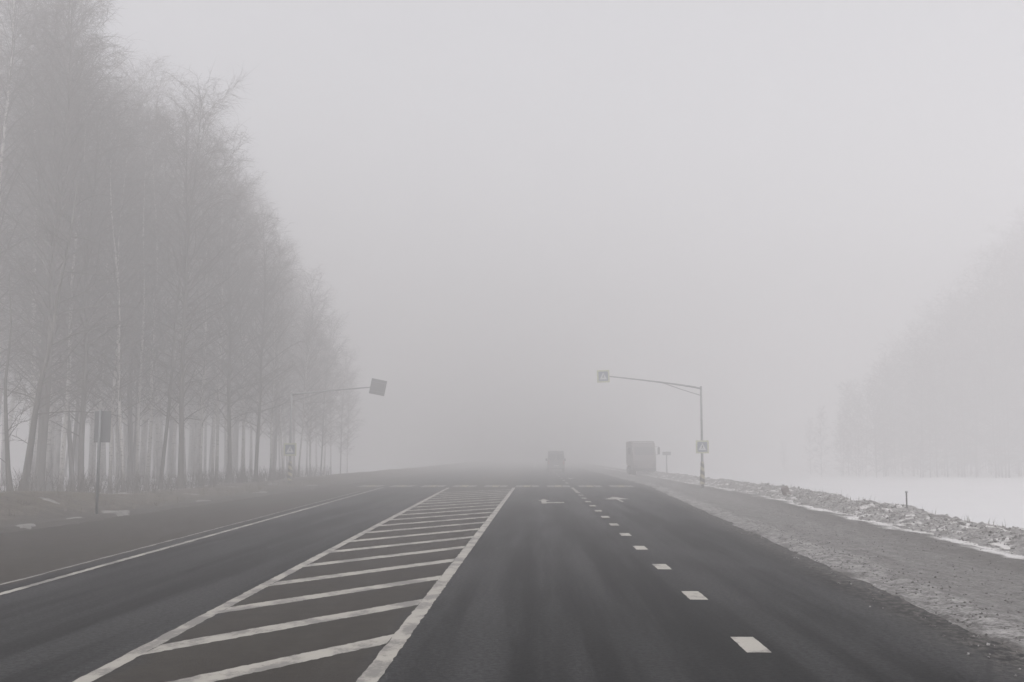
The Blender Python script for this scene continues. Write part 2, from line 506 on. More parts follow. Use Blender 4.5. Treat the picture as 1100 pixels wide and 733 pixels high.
for k in range(3600):
    y = rg.uniform(8, 70); u = rg.triangular(-.5, 2.6, .9)
    x = float(XB(y))+u; s = rg.uniform(.012, .05)
    z = bank_top(x, y)
    me = rg.choice(clods)
    if k % 1 == 0:
        P = [Vector((a*s*rg.uniform(.6, 1.3), b*s*rg.uniform(.6, 1.3), c*s*rg.uniform(.5, 1.2))) for a, b, c in
             ((1,0,0),(0,1,0),(-1,0,0),(0,-1,0),(.2,.1,1),(0,.1,-1))]
        rz = Euler((rg.uniform(-.6,.6), rg.uniform(-.6,.6), rg.uniform(0, 6))).to_matrix()
        mb.add([rz @ p + Vector((x, y, z+s*.3)) for p in P], [(0,1,4),(1,2,4),(2,3,4),(3,0,4),(1,0,5),(2,1,5),(3,2,5),(0,3,5)])
tag(mb.build('snow_crumbs', M['clod']), kind='stuff')
mb = MB()
for k in range(2200):
    y = 9+34*rg.random()**1.6; t = rg.choice((rg.gauss(.10, .10), rg.uniform(0, 1), rg.gauss(.45, .2)))
    x = float(XR(y)+t*(XB(y)-XR(y))); z = max(0, float(shoulder_z(np.array(x), np.array(y)))); q = rg.uniform(.006, .022)
    rz = Euler((rg.uniform(-.6, .6), rg.uniform(-.6, .6), rg.uniform(0, 6))).to_matrix()
    P = [rz @ Vector((a*q*rg.uniform(.6, 1.4), b*q*rg.uniform(.6, 1.4), c*q*rg.uniform(.5, 1.1)))+Vector((x, y, z+q*.3)) for a, b, c in
         ((1,0,0),(0,1,0),(-1,0,0),(0,-1,0),(.2,.1,1),(0,.1,-1))]
    mb.add(P, [(0,1,4),(1,2,4),(2,3,4),(3,0,4),(1,0,5),(2,1,5),(3,2,5),(0,3,5)], int(rg.random() < .4))
tag(mb.build('grit', [M['clod'], M['grit']]), kind='stuff')

# leaning slab on the bank
mb = MB()
mb.box((0, 0, 0), (.36, .14, .38), Euler((R(12), R(-24), R(15))), bev=.04)
mb.box((.10, .02, -.16), (.34, .22, .16), Euler((R(4), R(8), R(-20))), bev=.03)
sl = mb.build('broken_slab', M['rust']); yy = 51.0; xx = 11.25
sl.location = (xx, yy, bank_top(xx, yy)+.24)
tag(sl, 'broken slab leaning on top of the right-hand snow bank', 'slab')
# marker stake in the snow field
st = empty('marker_stake', (11.62, 35.5, -.12))
tag(st, 'thin upright stake stuck in the snow behind the right-hand bank', 'stake')
mb = MB(); mb.tube([(0, 0, -.4), (.005, 0, .3), (.01, .0, .93)], [.028, .026, .024], 8); mb.build('post', M['wood'], st)
mb = MB(); mb.box((.01, 0, .92), (.066, .066, .05), bev=.008); mb.build('cap', M['steel'], st)

# snow left lying on the verge
mb = MB()
for (x, y, lx, ly, h) in ((-13.6, 29.4, .3, 1.0, .05), (-13.6, 32.6, .3, 1.0, .05), (-13.75, 36.4, .85, 1.6, .11), (-15.4, 35.0, .55, .9, .16), (-17.6, 44.5, .9, 1.1, .14), (-16.9, 45.3, .7, 1.0, .14),
                          (-13.7, 45.5, .6, 1.2, .07), (-16.4, 33.6, .4, .5, .22), (-15.6, 50, .8, 1.6, .1), (-14.0, 56, .5, 2.5, .07),
                          (-17.0, 62, .9, 2.0, .12), (-16.0, 67, .8, 2.0, .12), (-14.2, 70, .7, 2, .1)):
    n, mrg = 22, 6
    h *= .4; lx *= .55; ly *= .6
    P = [(x, y, float(ground_z(x, y))+h)]; Fc = []
    r_ = random.Random(int(x*100+y*7))
    jag = [r_.uniform(.65, 1.2) for _ in range(n)]
    for q in range(1, mrg+1):
        t = q/mrg
        for k in range(n):
            a = 2*math.pi*k/n
            px, py = x+lx*t*jag[k]*math.cos(a), y+ly*t*jag[k]*math.sin(a)
            gz = max(float(ground_z(px, py)), .0 if px > XV-.3 else -9)
            P.append((px, py, gz + h*(1-t**2.2)*r_.uniform(.75, 1.1) - (.03 if q == mrg else 0)))
    Fc += [(0, 1+k, 1+(k+1) % n) for k in range(n)]
    for q in range(mrg-1):
        for k in range(n):
            a = 1+q*n+k; b_ = 1+q*n+(k+1) % n
            Fc.append((a, a+n, b_+n, b_))
    mb.add(P, Fc)
tag(mb.build('verge_snow', M['snow'], smooth=True), kind='stuff')

# dead grass on the verges
mb = MB(); rg = random.Random(8)
def blade(x, y, z, h, lean, az, w):
    ca, sa = math.cos(az), math.sin(az); wx, wy = -sa*w, ca*w
    p0 = Vector((x, y, z-.02)); p1 = p0+Vector((ca*lean*.35, sa*lean*.35, h*.6)); p2 = p0+Vector((ca*lean, sa*lean, h))
    W = Vector((wx, wy, 0))
    mb.add([p0-W, p0+W, p1+W*.7, p1-W*.7, p2], [(0, 1, 2, 3), (3, 2, 4)])
for t in range(420):
    if t < 300:
        y = rg.uniform(20, 75); x = XV - .5 - abs(rg.gauss(0, 2.6))
        z = float(ground_z(x, y))
    else:
        y = rg.uniform(14, 70); x = float(XB(y))+rg.uniform(1.0, 3.0); z = bank_top(x, y)
    nb = rg.randint(5, 16) if t < 300 else rg.randint(2, 6)
    for q in range(nb):
        blade(x+rg.gauss(0, .09), y+rg.gauss(0, .12), z, rg.uniform(.08, .30), rg.uniform(.02, .18), rg.uniform(0, 6.3), rg.uniform(.003, .006))
tag(mb.build('dead_grass', M['straw']), kind='stuff')

mb = MB(); rg = random.Random(44)
for t in range(520):
    y = rg.uniform(40, 100); x = -16.6 - abs(rg.gauss(0, 3.4)) - .02*y
    z = float(ground_z(x, y))
    for q in range(rg.randint(3, 7)):
        h = rg.uniform(.25, 1.15); az = rg.uniform(0, 6.3); l = rg.uniform(.05, .45)*h
        p = [Vector((x+rg.gauss(0, .12), y+rg.gauss(0, .12), z-.05))]
        for k in (1, 2, 3): p.append(p[0]+Vector((math.cos(az)*l*(k/3)**1.5+rg.gauss(0, .02), math.sin(az)*l*(k/3)**1.5, h*k/3)))
        mb.tube(p, [.009, .008, .006, .003], 3, cap=False)
        for k in range(2):
            c = p[rg.choice((1, 2))]; mb.tube([c, c+Vector((rg.gauss(0, .13), rg.gauss(0, .13), rg.uniform(.1, .3)))], [.006, .003], 3, cap=False)
tag(mb.build('undergrowth', M['twig']), kind='stuff')

# ------------------------------------------------------------------ road markings (parts of the road)
def ragged(name, quad, mat, z=.004, step=.12, amp=.012, seed=0):
    """a painted band between the left points and right points, edges slightly ragged"""
    r_ = random.Random(seed)
    (a0, a1), (b0, b1) = quad                      # left edge a0->a1, right edge b0->b1 (2-D)
    L = max(2, int(math.hypot(a1[0]-a0[0], a1[1]-a0[1])/step))
    V = []; F = []
    for i in range(L+1):
        t = i/L
        for p, q in ((a0, a1), (b0, b1)):
            j = amp if 0 < i < L else 0
            V.append((p[0]+(q[0]-p[0])*t+r_.uniform(-j, j), p[1]+(q[1]-p[1])*t+r_.uniform(-j, j), z))
    F = [(2*i, 2*i+1, 2*i+3, 2*i+2) for i in range(L)]
    me = bpy.data.meshes.new(name); me.from_pydata(V, [], F); me.materials.append(mat); me.update()
    o = link(bpy.data.objects.new(name, me), road); o['kind'] = 'structure'
    return o
def flat(name, polys, mat, z=.004):
    mb = MB()
    for P in polys: mb.add([(x, y, z) for x, y in P], [tuple(range(len(P)))])
    o = mb.build(name, mat, road); o['kind'] = 'structure'
    return o
LY = np.arange(-20, 70.1, .5)
def line(name, fc, w, mat, y=LY, z=.004, amp=.009):
    r_ = random.Random(len(name))
    fa = lambda t: fc(t)-w/2+r_.uniform(-amp, amp)
    fb = lambda t: fc(t)+w/2+r_.uniform(-amp, amp)
    o = strip(name, fa, fb, z, mat, 2, y, road); o['kind'] = 'structure'
    return o
line('edge_line', XL, .125, M['paint'], np.arange(-20, 70, .12))
line('edge_line', lambda y: XL(y)-.50, .07, M['faint'], np.arange(-20, 62, .3), amp=.02)
line('island_line', XH, .165, M['paint'], np.arange(-20, 69, .12))
line('island_line', lambda y: XI, .18, M['paint'], np.arange(-20, 69.5, .12))
for k in range(-6, 22):                            # oblique bars of the hatched island, three metres apart
    yr = 11.85 + 2.97*k
    if yr > 68: break
    x1 = XI-.093
    yl = yr - 4.15
    for _ in range(3):
        x0 = float(XH(yl))+.086
        yl = yr - 1.62*(x1-x0)
    w = .31*4.75/2.4/2
    ragged('island_stripe', (((x0, yl-w), (x1, yr-w)), ((x0, yl+w), (x1, yr+w))), M['paint'], step=.06, amp=.014, seed=k+40)
for k in range(-4, 13):
    yc = 11.58+4.02*k
    ragged('lane_dash', (((2.04, yc-.47), (2.04, yc+.47)), ((2.28, yc-.47), (2.28, yc+.47))), M['fresh'], amp=.006, seed=k)
ragged('lane_line', (((2.08, 60.5), (2.08, 69.5)), ((2.24, 60.5), (2.24, 69.5))), M['paint'], amp=.01, seed=77)
# pedestrian crossing between the two masts: white bars, faded yellow between
for k in range(18):
    x = -11.6 + 1.02*k
    if x+.5 > XR(73): break
    ragged('crossing_stripe', (((x, 71.2), (x, 74.8)), ((x+.46, 71.2), (x+.46, 74.8))), M['faint'], amp=.02, seed=200+k)
    if k % 2 == 0:
        ragged('crossing_stripe', (((x+.49, 71.2), (x+.49, 74.8)), ((x+.95, 71.2), (x+.95, 74.8))), M['yellow'], amp=.02, seed=300+k)
# direction arrows
flat('lane_arrow', [[(.02, 48.6), (.56, 48.6), (.27, 50.6), ], [(.17, 45.8), (.38, 45.8), (.38, 48.6), (.17, 48.6)],
                    [(.38, 46.2), (1.12, 46.5), (1.12, 47.3), (.38, 47.1)]], M['paint'])
flat('lane_arrow', [[(3.05, 50.5), (4.20, 50.5), (3.62, 53.6)], [(3.56, 47.6), (3.68, 47.6), (3.68, 50.5), (3.56, 50.5)]], M['paint'])
flat('lane_arrow', [[(2.75, 96), (2.95, 96), (2.95, 101), (2.75, 101)], [(2.95, 98), (3.3, 100), (3.3, 102), (2.95, 100)]], M['paint'])
# band of paint for the lanes that go on past the crossing
for k in range(8):
    yc = 80+9*k
    ragged('lane_dash', (((2.05, yc), (2.05, yc+3)), ((2.25, yc), (2.25, yc+3))), M['paint'], amp=.006, seed=500+k)

# ------------------------------------------------------------------ signs
def walker(mb, s, y, mi):
    """flat pedestrian figure of thickness 3 mm, height s, facing -y"""
    def bar(a, b, w):
        a = Vector((a[0]*s, 0, a[1]*s)); b = Vector((b[0]*s, 0, b[1]*s)); d = (b-a).normalized(); n = Vector((-d.z, 0, d.x))*w*s/2
        q = [a-n, a+n, b+n, b-n]
        P = [p+Vector((0, y, 0)) for p in q]+[p+Vector((0, y-.003, 0)) for p in q]
        mb.add(P, [(0,1,2,3),(7,6,5,4),(0,4,5,1),(1,5,6,2),(2,6,7,3),(3,7,4,0)], mi)
    bar((0, .12), (.03, .34), .13); bar((.0, .12), (-.16, -.14), .09); bar((-.02, .12), (.14, -.16), .09)
    bar((.03, .32), (-.14, .16), .06); bar((.03, .32), (.19, .17), .06)
    c = [Vector((.05*s+.065*s*math.cos(t), y, .44*s+.065*s*math.sin(t))) for t in [2*math.pi*k/10 for k in range(10)]]
    mb.add(c+[p+Vector((0, -.003, 0)) for p in c], [tuple(range(10)), tuple(range(10, 20))]+[(k, (k+1) % 10, 10+(k+1) % 10, 10+k) for k in range(10)], mi)

def crossing_panel(parent, loc, size, rot=(0, 0, 0), front=True, frame=.0):
    root = MB(); root.box((0, 0, 0), (size, .03, size), bev=.006)
    pn = root.build('sign_panel', M['border'] if front else M['back'], parent)
    pn.location = loc; pn.rotation_euler = rot
    if front:
        q = MB(); b = size*.76
        q.box((0, -.019, 0), (b, .008, b))
        q.build('blue_face', M['blue'], pn)
        q = MB(); t = b*.40
        tri = [Vector((-t, -.0255, -t*.82)), Vector((t, -.0255, -t*.82)), Vector((0, -.0255, t*.95))]
        q.add(tri+[p+Vector((0, -.003, 0)) for p in tri], [(0,1,2),(5,4,3),(0,3,4,1),(1,4,5,2),(2,5,3,0)])
        q.build('white_triangle', M['white'], pn)
        q = MB(); walker(q, b*.62, -.0305, 0)
        w = q.build('walker_symbol', M['black'], pn); w.location = (0, 0, -b*.10)
    else:
        q = MB()
        for z in (-.3, .3):
            q = MB(); q.box((0, -.028, z*size), (size*.98, .02, .05)); q.build('stiffener', M['steel'], pn)
    return pn

def mast(name, loc, h, reach, rise, side, label, sign_z, arm_sign, sleeve_h, panel_front, arm_front, arm_rot, arm_size):
    e = empty(name, loc); tag(e, label, 'sign mast')
    q = MB(); q.tube([(0, 0, -.5), (0, 0, 1.6), (0, 0, h*.6), (0, 0, h)], [.085, .08, .07, .062], 12)
    q.tube([(0, 0, h), (0, 0, h+.03)], [.07, .05], 12); q.build('pole', M['steel'], e, True)
    q = MB(); n = 14
    pts = [(side*reach*t, 0, h-.12+rise*(t**.8)) for t in [k/n for k in range(n+1)]]
    q.tube(pts, [.062-.028*k/n for k in range(n+1)], 10); q.build('arm', M['steel'], e, True)
    q = MB()
    p0, p1 = Vector((0, 0, h-.55)), Vector(pts[6])
    q.tube([p0, p0.lerp(p1, .5)+Vector((0, 0, -.03)), p1], .024, 8); q.build('brace', M['steel'], e, True)
    q = MB()                                         # striped sleeve: twelve-sided, slightly flared, spiral yellow and black bands
    sides, rows = 16, 48
    for i in range(rows):
        for j in range(sides):
            t0, t1 = i/rows, (i+1)/rows
            tw = .0
            r0, r1 = .17-.07*t0, .17-.07*t1
            a0, a1 = 2*math.pi*j/sides, 2*math.pi*(j+1)/sides
            P = [(r0*math.cos(a0), r0*math.sin(a0), sleeve_h*t0), (r0*math.cos(a1), r0*math.sin(a1), sleeve_h*t0),
                 (r1*math.cos(a1), r1*math.sin(a1), sleeve_h*t1), (r1*math.cos(a0), r1*math.sin(a0), sleeve_h*t1)]
            q.add(P, [(0, 1, 2, 3)], int(((i/8.0 + j/ sides*2) % 2.0) < 1.0))
    q.build('striped_sleeve', [M['yellowp'], M['black']], e)
    crossing_panel(e, (0, -.13, sign_z), .80, front=panel_front)
    pa = crossing_panel(e, (side*(reach+arm_size*.45), -.03, h-.12+rise), arm_size, arm_rot, arm_front)
    return e
mast('sign_mast', (10.25, 69.5, .22), 6.05, 5.75, .78, -1, 'thin mast with long arm and square pedestrian sign in the right snow bank',
     2.30, True, 1.38, True, True, (0, R(-2), 0), .78)
mast('sign_mast', (-15.7, 70.5, .42), 5.55, 5.1, .48, 1, 'mast at the edge of the birch wood whose arm carries a tilted square panel',
     1.95, True, 1.2, True, False, (0, R(11), R(10)), .98)

e = empty('road_sign', (-13.9, 35.0, .12))
tag(e, 'tall rectangular sign seen from behind on a post before the birch trees', 'road sign')
q = MB(); q.tube([(0, 0, -.4), (0, 0, 3.28)], .045, 10); q.build('post', M['back'], e, True)
q = MB(); q.box((.06, -.0, 2.74), (.52, .03, 1.0), bev=.006)
pn = q.build('sign_panel', M['back'], e); pn.location = (0, .07, 0)
q = MB()
for z in (2.42, 3.06):
    q = MB(); q.box((.06, .035, z), (.48, .03, .05)); q.build('stiffener', M['steel'], pn)
e = empty('road_sign', (13.2, 114, -.3))
tag(e, 'faint sign on a thin post right of the distant truck', 'road sign')
q = MB(); q.tube([(0, 0, -.4), (0, 0, 2.75)], .06, 10); q.build('post', M['steel'], e, True)
q = MB(); q.box((0, -.09, 2.55), (.85, .03, .35), bev=.006); q.build('sign_panel', M['steel'], e)

# ------------------------------------------------------------------ vehicles in the fog
def wheel(parent, x, y, r, w):
    q = MB(); n = 20
    prof = [(-.5, .62), (-.5, .9), (-.4, 1), (.4, 1), (.5, .9), (.5, .62)]
    V = [(x+a*w, y+r*b*math.cos(2*math.pi*k/n), r+r*b*math.sin(2*math.pi*k/n)) for k in range(n) for a, b in prof]
    m_ = len(prof)
    F = [(k*m_+i, k*m_+i+1, ((k+1) % n)*m_+i+1, ((k+1) % n)*m_+i) for k in range(n) for i in range(m_-1)]
    q.add(V, F); wh = q.build('wheel', M['tyre'], parent, True)
    q = MB()
    q.tube([(x-w*.35, y, r), (x+w*.35, y, r)], r*.63, 16); q.tube([(x-w*.48, y, r), (x+w*.48, y, r)], r*.2, 10)
    q.build('rim', M['steel'], wh)

def profile_body(mb, prof, wfun, mi=0):
    """sides from a (y,z) outline, width per height given by wfun(z)"""
    n = len(prof)
    V = [(s*wfun(z)/2, y, z) for s in (-1, 1) for y, z in prof]
    F = [tuple(range(n)), tuple(range(n, 2*n))[::-1]]+[(i, (i+1) % n, n+(i+1) % n, n+i) for i in range(n)]
    mb.add(V, F, mi)

van = empty('van', (2.25, 133, .01))
tag(van, 'van driving away ahead in the lane, almost lost in the fog', 'van')
q = MB()
profile_body(q, [(0, .42), (0, 1.25), (.12, 2.45), (.45, 2.62), (3.4, 2.60), (3.9, 2.35), (4.6, 1.45), (5.5, 1.15), (5.6, .42)],
             lambda z: 2.02 if z < 1.3 else 2.02-.22*(z-1.3)/1.3)
q.build('body', M['van'], van)
q = MB()
for s in (-1, 1): q.box((s*.47, .045, 1.85), (.78, .02, .72), Euler((R(-5.5), 0, 0)), bev=.006)
q.build('rear_window', M['glass'], van)
for s in (-1, 1):
    q = MB(); q.box((s*.9, -.012, 1.25), (.13, .04, .42), bev=.01); q.build('tail_light', M['lamp'], van)
    q = MB(); q.box((s*1.14, 4.0, 1.55), (.2, .1, .3), bev=.03); q.box((s*.99, 4.03, 1.45), (.16, .05, .05)); q.build('mirror', M['black'], van)
    for y in (1.0, 4.5): wheel(van, s*.88, y, .36, .24)
q = MB(); q.box((0, -.06, .5), (1.95, .14, .2), bev=.03); q.build('bumper', M['black'], van)
q = MB(); q.box((0, -.02, .85), (.52, .015, .11)); q.build('number_plate', M['white'], van)

tr = empty('truck', (11.2, 125, -.02), math.pi)
tag(tr, 'boxy truck with side mirrors at the right roadside beyond the mast, faint in fog', 'truck')
q = MB(); q.box((0, 3.0, 2.30), (2.5, 6.0, 2.6), bev=.05); q.build('cargo_box', M['truck_box'], tr)
q = MB()
for s in (-1, 1): q.box((s*.62, -.02, 2.3), (1.16, .03, 2.4), bev=.01)
for x in (-.9, -.35, .35, .9): q.tube([(x, -.05, 1.15), (x, -.05, 3.45)], .02, 6)
q.build('rear_door', M['truck_box'], tr)
q = MB()
for s in (-1, 1): q.box((s*.45, 4.0, .82), (.12, 8.0, .22))
q.box((0, .05, .62), (2.3, .12, .18), bev=.02); q.build('chassis', M['black'], tr)
q = MB(); q.box((0, 8.12, 2.55), (2.05, .03, .85), Euler((R(13), 0, 0)), bev=.01); q.build('windscreen', M['glass'], tr)
q = MB(); q.box((0, 8.37, .6), (2.4, .16, .34), bev=.05); q.build('bumper', M['black'], tr)
q = MB(); profile_body(q, [(6.2, .7), (6.2, 3.0), (6.5, 3.5), (7.9, 3.4), (8.2, 2.2), (8.35, 1.5), (8.3, .55)], lambda z: 2.4-.12*max(0, z-2)); q.build('cab', M['truck_cab'], tr)
for s in (-1, 1):
    q = MB(); q.box((s*1.52, 8.1, 2.55), (.26, .12, .75), bev=.04); q.tube([(s*1.1, 8.0, 3.0), (s*1.5, 8.1, 3.0), (s*1.5, 8.1, 2.2), (s*1.1, 8.0, 2.1)], .025, 6)
    q.build('mirror', M['black'], tr)
    q = MB(); q.box((s*.92, 8.33, .95), (.34, .06, .2), bev=.02); q.build('headlight', M['glass'], tr)
    q = MB(); q.box((s*1.05, -.03, .82), (.3, .05, .14), bev=.01); q.build('tail_light', M['lamp'], tr)
    for y in (1.4, 2.6, 7.2): wheel(tr, s*1.02, y, .5, .34)
    q = MB(); q.box((s*1.02, .72, .5), (.5, .02, .62)); q.build('mud_flap', M['tyre'], tr)

# ------------------------------------------------------------------ trees
def tree_meshes(seed, H, r0, lean=0.0, crown0=.24, nb=64, dens=1.0, bark='bark_pale', tw=.0068):
    rg = random.Random(seed)
    tv, tf = MB(), MB()
    n = 18
    ax, ay = rg.uniform(-1, 1), rg.uniform(-1, 1)
    ph = rg.uniform(0, 6)
    def trunk(t):
        return Vector((ax*lean*t + .28*math.sin(t*5+ph)*t + .10*math.sin(t*13+ph), ay*lean*t + .28*math.cos(t*4.3+ph)*t, H*t))
    def rad(t): return max(.012, r0*(1-t)**.85*(1+.55*math.exp(-t*H/.5)))
    ts = [0, .006, .015, .03]+[.03+.97*(k+1)/n for k in range(n)]
    P = [trunk(t) for t in ts]; P[0].z = -.5
    tv.tube(P, [rad(t) for t in ts], 9)
    def branch(p, d, L, r, pts, droop, n3):
        out = [p.copy()]; q = p.copy(); dd = d.copy()
        for k in range(pts):
            dd = (dd + Vector((rg.gauss(0, .10), rg.gauss(0, .10), rg.gauss(0, .08)-droop))).normalized()
            q = q + dd*(L/pts); out.append(q.copy())
        tf.tube(out, [r*(1-.75*k/pts) for k in range(pts+1)], n3, cap=False)
        return out
    for k in range(nb):
        t = crown0 + (.985-crown0)*((k+rg.random())/nb)**.9
        p = trunk(t); az = k*2.4+rg.uniform(-.5, .5)
        up = rg.uniform(1.0, 2.1) if t > .45 else rg.uniform(.45, 1.4)
        d = Vector((math.cos(az), math.sin(az), up)).normalized()
        env = min(1.0, .30+ (t-crown0)*2.2) * (1-t)**.36
        L = (.95 + 4.9*env)*rg.uniform(.7, 1.15)
        r = max(.016, min(rad(t)*.55, .012+.011*L))
        b = branch(p, d, L, r, 5, .03, 4)
        ns = max(4, int(L*2.5*dens))
        for j in range(ns):
            s = .18+.82*(j+rg.random())/ns
            f = s*5; i = min(4, int(f)); q = b[i].lerp(b[i+1], f-i)
            bd = (b[i+1]-b[i]).normalized()
            side = Vector((rg.gauss(0, 1), rg.gauss(0, 1), rg.gauss(0, .6)+.25))
            sd = (bd*.9+side*.75).normalized()
            sl_ = L*(.18+.24*(1-s))*rg.uniform(.7, 1.3)+.25
            c = branch(q, sd, sl_, .010, 3, .05, 3)
            nt_ = max(3, int((4+sl_*6.0)*dens))
            for m_ in range(nt_):
                u = .1+.9*(m_+rg.random())/nt_
                g = u*3; i2 = min(2, int(g)); w = c[i2].lerp(c[i2+1], g-i2)
                td = Vector((rg.gauss(0, .8), rg.gauss(0, .8), rg.gauss(.15, .55))) + sd*.6
                branch(w, td.normalized(), rg.uniform(.4, 1.25), tw, 2, .24, 3)
    return tv.mesh('trunk', M[bark], True), tf.mesh('crown', M['twig'])

DENS = (.78, .9, .66, .95, .64, .85, .85)
VAR = [tree_meshes(100+i, H, r, ln, c0, nb, DENS[i], bk) for i, (H, r, ln, c0, nb, bk) in enumerate((
    (25.5, .135, .8, .17, 80, 'bark_pale'), (27.0, .16, 1.4, .19, 84, 'bark_pale'), (24.0, .11, 1.8, .20, 74, 'bark_pale'),
    (26.0, .19, .5, .15, 86, 'bark_dark'), (28.0, .15, 1.0, .20, 80, 'bark_pale'), (22.0, .105, 2.2, .16, 70, 'bark_dark'),
    (26.5, .21, .6, .14, 88, 'bark_dark')))]
def place(v, x, y, s, rz, label, group, name='birch_tree'):
    e = empty(name, (x, y, float(ground_z(x, y))-.02), rz); e.scale = (s, s, s*1.0)
    tag(e, label, 'tree', group)
    link(bpy.data.objects.new('trunk', VAR[v][0]), e); link(bpy.data.objects.new('crown', VAR[v][1]), e)
    return e
rg = random.Random(21)
# (photo column, metres ahead, variant, scale): the trunks one can tell apart along the front of the wood
FRONT = [(44, 52, 3, 1.04), (66, 56, 4, 1.0), (88, 55, 6, .98), (116, 60, 0, .96), (131, 57, 2, 1.0), (146, 63, 4, .9), (158, 66, 1, .92),
         (173, 62, 5, 1.05), (194, 60, 6, .86), (215, 70, 0, .98), (232, 74, 4, .86), (246, 72, 3, .9), (262, 78, 1, .84), (276, 76, 3, .88),
         (290, 84, 0, .9), (304, 90, 4, .78), (322, 92, 2, .76), (334, 100, 1, .62), (345, 108, 5, .68), (356, 118, 2, .60), (366, 124, 5, .55), (373, 132, 0, .45), (30, 62, 1, 1.0), (52, 64, 0, 1.0)]
trees = []
for c, y, v, s in FRONT:
    x = (c-577)/1190*y*1.0
    trees.append((x, y, v, s))
k = 0; tries = 0
while k < 96 and tries < 6000:
    tries += 1
    y = rg.uniform(46, 150); x = -23.5 - .02*y - rg.random()**1.2*27
    c = x/y*1190+577
    if c < -95 or c > 352: continue
    if 13 < c < 36 and y < 90: continue
    if any((x-a)**2+(y-b)**2 < 2.0**2 for a, b, _, _ in trees): continue
    s = rg.uniform(.82, 1.05)*(1-.12*max(0, (y-90)/60))*(1-.32*float(sstep(270, 350, c)))
    trees.append((x, y, rg.choice((0, 1, 2, 3, 4, 4, 5, 6, 0)), s)); k += 1
DARK = (3, 5, 6)
HV = (25.5, 27.0, 24.0, 26.0, 28.0, 22.0, 26.5)
CROWN_LINE = ((-100, 37), (0, 31.5), (60, 29.5), (80, 26.5), (98, 22.3), (122, 21.2), (142, 22.2), (172, 22.6), (200, 20.8), (240, 17.0),
              (300, 12.8), (330, 10.2), (350, 8.0), (375, 5.8))      # height seen 60 m ahead, by bearing
def crown_scale(x, y, v, r):
    c = x/y*1190+577
    h = float(np.interp(c, [a for a, _ in CROWN_LINE], [b for _, b in CROWN_LINE]))*y/50*.83
    return min(1.25, h/HV[v])*r
for i, (x, y, v, s) in enumerate(trees):
    c = x/y*1190+577
    dark = v in DARK
    bk = 'dark-barked' if dark else 'pale-barked'
    if (c, v) and i == 8:
        lab, grp = 'straight dark front tree midway between the near sign post and the left mast', None
    elif c > 235:
        lab, grp = f'{bk} bare tree at the foggy far end of the wood by the left mast', f'{bk} trees at the far end of the wood'
    elif y < 66:
        lab, grp = f'tall {bk} bare tree in the front rows behind the sign post', f'{bk} trees at the near end of the wood'
    else:
        lab, grp = f'{bk} bare tree standing deeper inside the roadside wood', f'{bk} trees deeper inside the wood'
    place(v, x, y, crown_scale(x, y, v, rg.uniform(.87, 1.05)), rg.uniform(0, 6.28), lab, grp, 'bare_tree' if dark else 'birch_tree')

# the crooked dark tree at the very left, forked from the ground
def crooked():
    rg = random.Random(77)
    e = empty('crooked_tree', (-21.7, 46.0, float(ground_z(-21.7, 46.0))-.05))
    tag(e, 'thin crooked dark tree forked from its base at the left edge', 'tree')
    stems = ([(0, 0, -.4), (.25, 0, .5), (.42, 0, 1.4), (.55, 0, 2.6), (.62, .1, 3.8), (.80, .1, 5.2), (1.1, .2, 6.8), (1.3, .3, 9.0), (1.7, .3, 11.5), (1.9, .4, 14)],
             [(0, 0, -.4), (-.22, 0, .6), (-.40, .1, 1.6), (-.55, .1, 3.2), (-.7, .1, 5.2), (-.6, .2, 7.5), (-.8, .2, 10)])
    q = MB()
    for s, r in zip(stems, (.19, .14)):
        n = len(s); q.tube(s, [r*(1-.85*k/(n-1))*(1.35 if k < 2 else 1) for k in range(n)], 9)
    q.build('trunk', M['bark_dark'], e, True)
    q = MB()
    def br(p, d, L, r, pts, droop, n3):
        out = [Vector(p)]; dd = Vector(d).normalized(); z = Vector(p)
        for k in range(pts):
            dd = (dd+Vector((rg.gauss(0, .12), rg.gauss(0, .1), rg.gauss(0, .1)-droop))).normalized(); z = z+dd*(L/pts); out.append(z.copy())
        q.tube(out, [r*(1-.8*k/pts) for k in range(pts+1)], n3, cap=False); return out
    spec = [((.62, .1, 3.9), (1, .1, .18), 3.4, .035), ((.8, .1, 5.2), (1, 0, .45), 4.2, .04), ((1.1, .2, 6.8), (1, .2, .5), 3.2, .035),
            ((.55, 0, 2.6), (-.9, .2, .5), 1.4, .02), ((.7, .1, 4.5), (-1, -.3, .5), 2.2, .025), ((-.4, .1, 1.8), (-.6, .3, .5), 1.4, .02), ((-.55, .1, 3.2), (.7, .2, .7), 1.8, .02)]
    for k in range(26):
        t = rg.uniform(.45, 1); s = stems[rg.random() < .3]; f = t*(len(s)-1); i = min(len(s)-2, int(f))
        spec.append((Vector(s[i]).lerp(Vector(s[i+1]), f-i), (rg.gauss(0, 1), rg.gauss(0, 1), rg.uniform(.3, 1.2)), rg.uniform(1.2, 3.0), .022))
    for p, d, L, r in spec:
        b = br(p, d, L, r, 7, .015, 5)
        for j in range(int(L*4)):
            f = rg.uniform(1.2, 7); i = min(6, int(f)); c = b[i].lerp(b[i+1], f-i)
            t2 = br(c, (b[i+1]-b[i]).normalized()*.8+Vector((rg.gauss(0, .7), rg.gauss(0, .7), rg.gauss(.1, .5))), rg.uniform(.3, 1.0), .010, 3, .08, 3)
            for _ in range(3):
                br(rg.choice(t2[1:]), (rg.gauss(0, 1), rg.gauss(0, 1), rg.gauss(0, .6)), rg.uniform(.2, .5), .0055, 2, .1, 3)
    q.build('crown', M['twig'], e)
crooked()

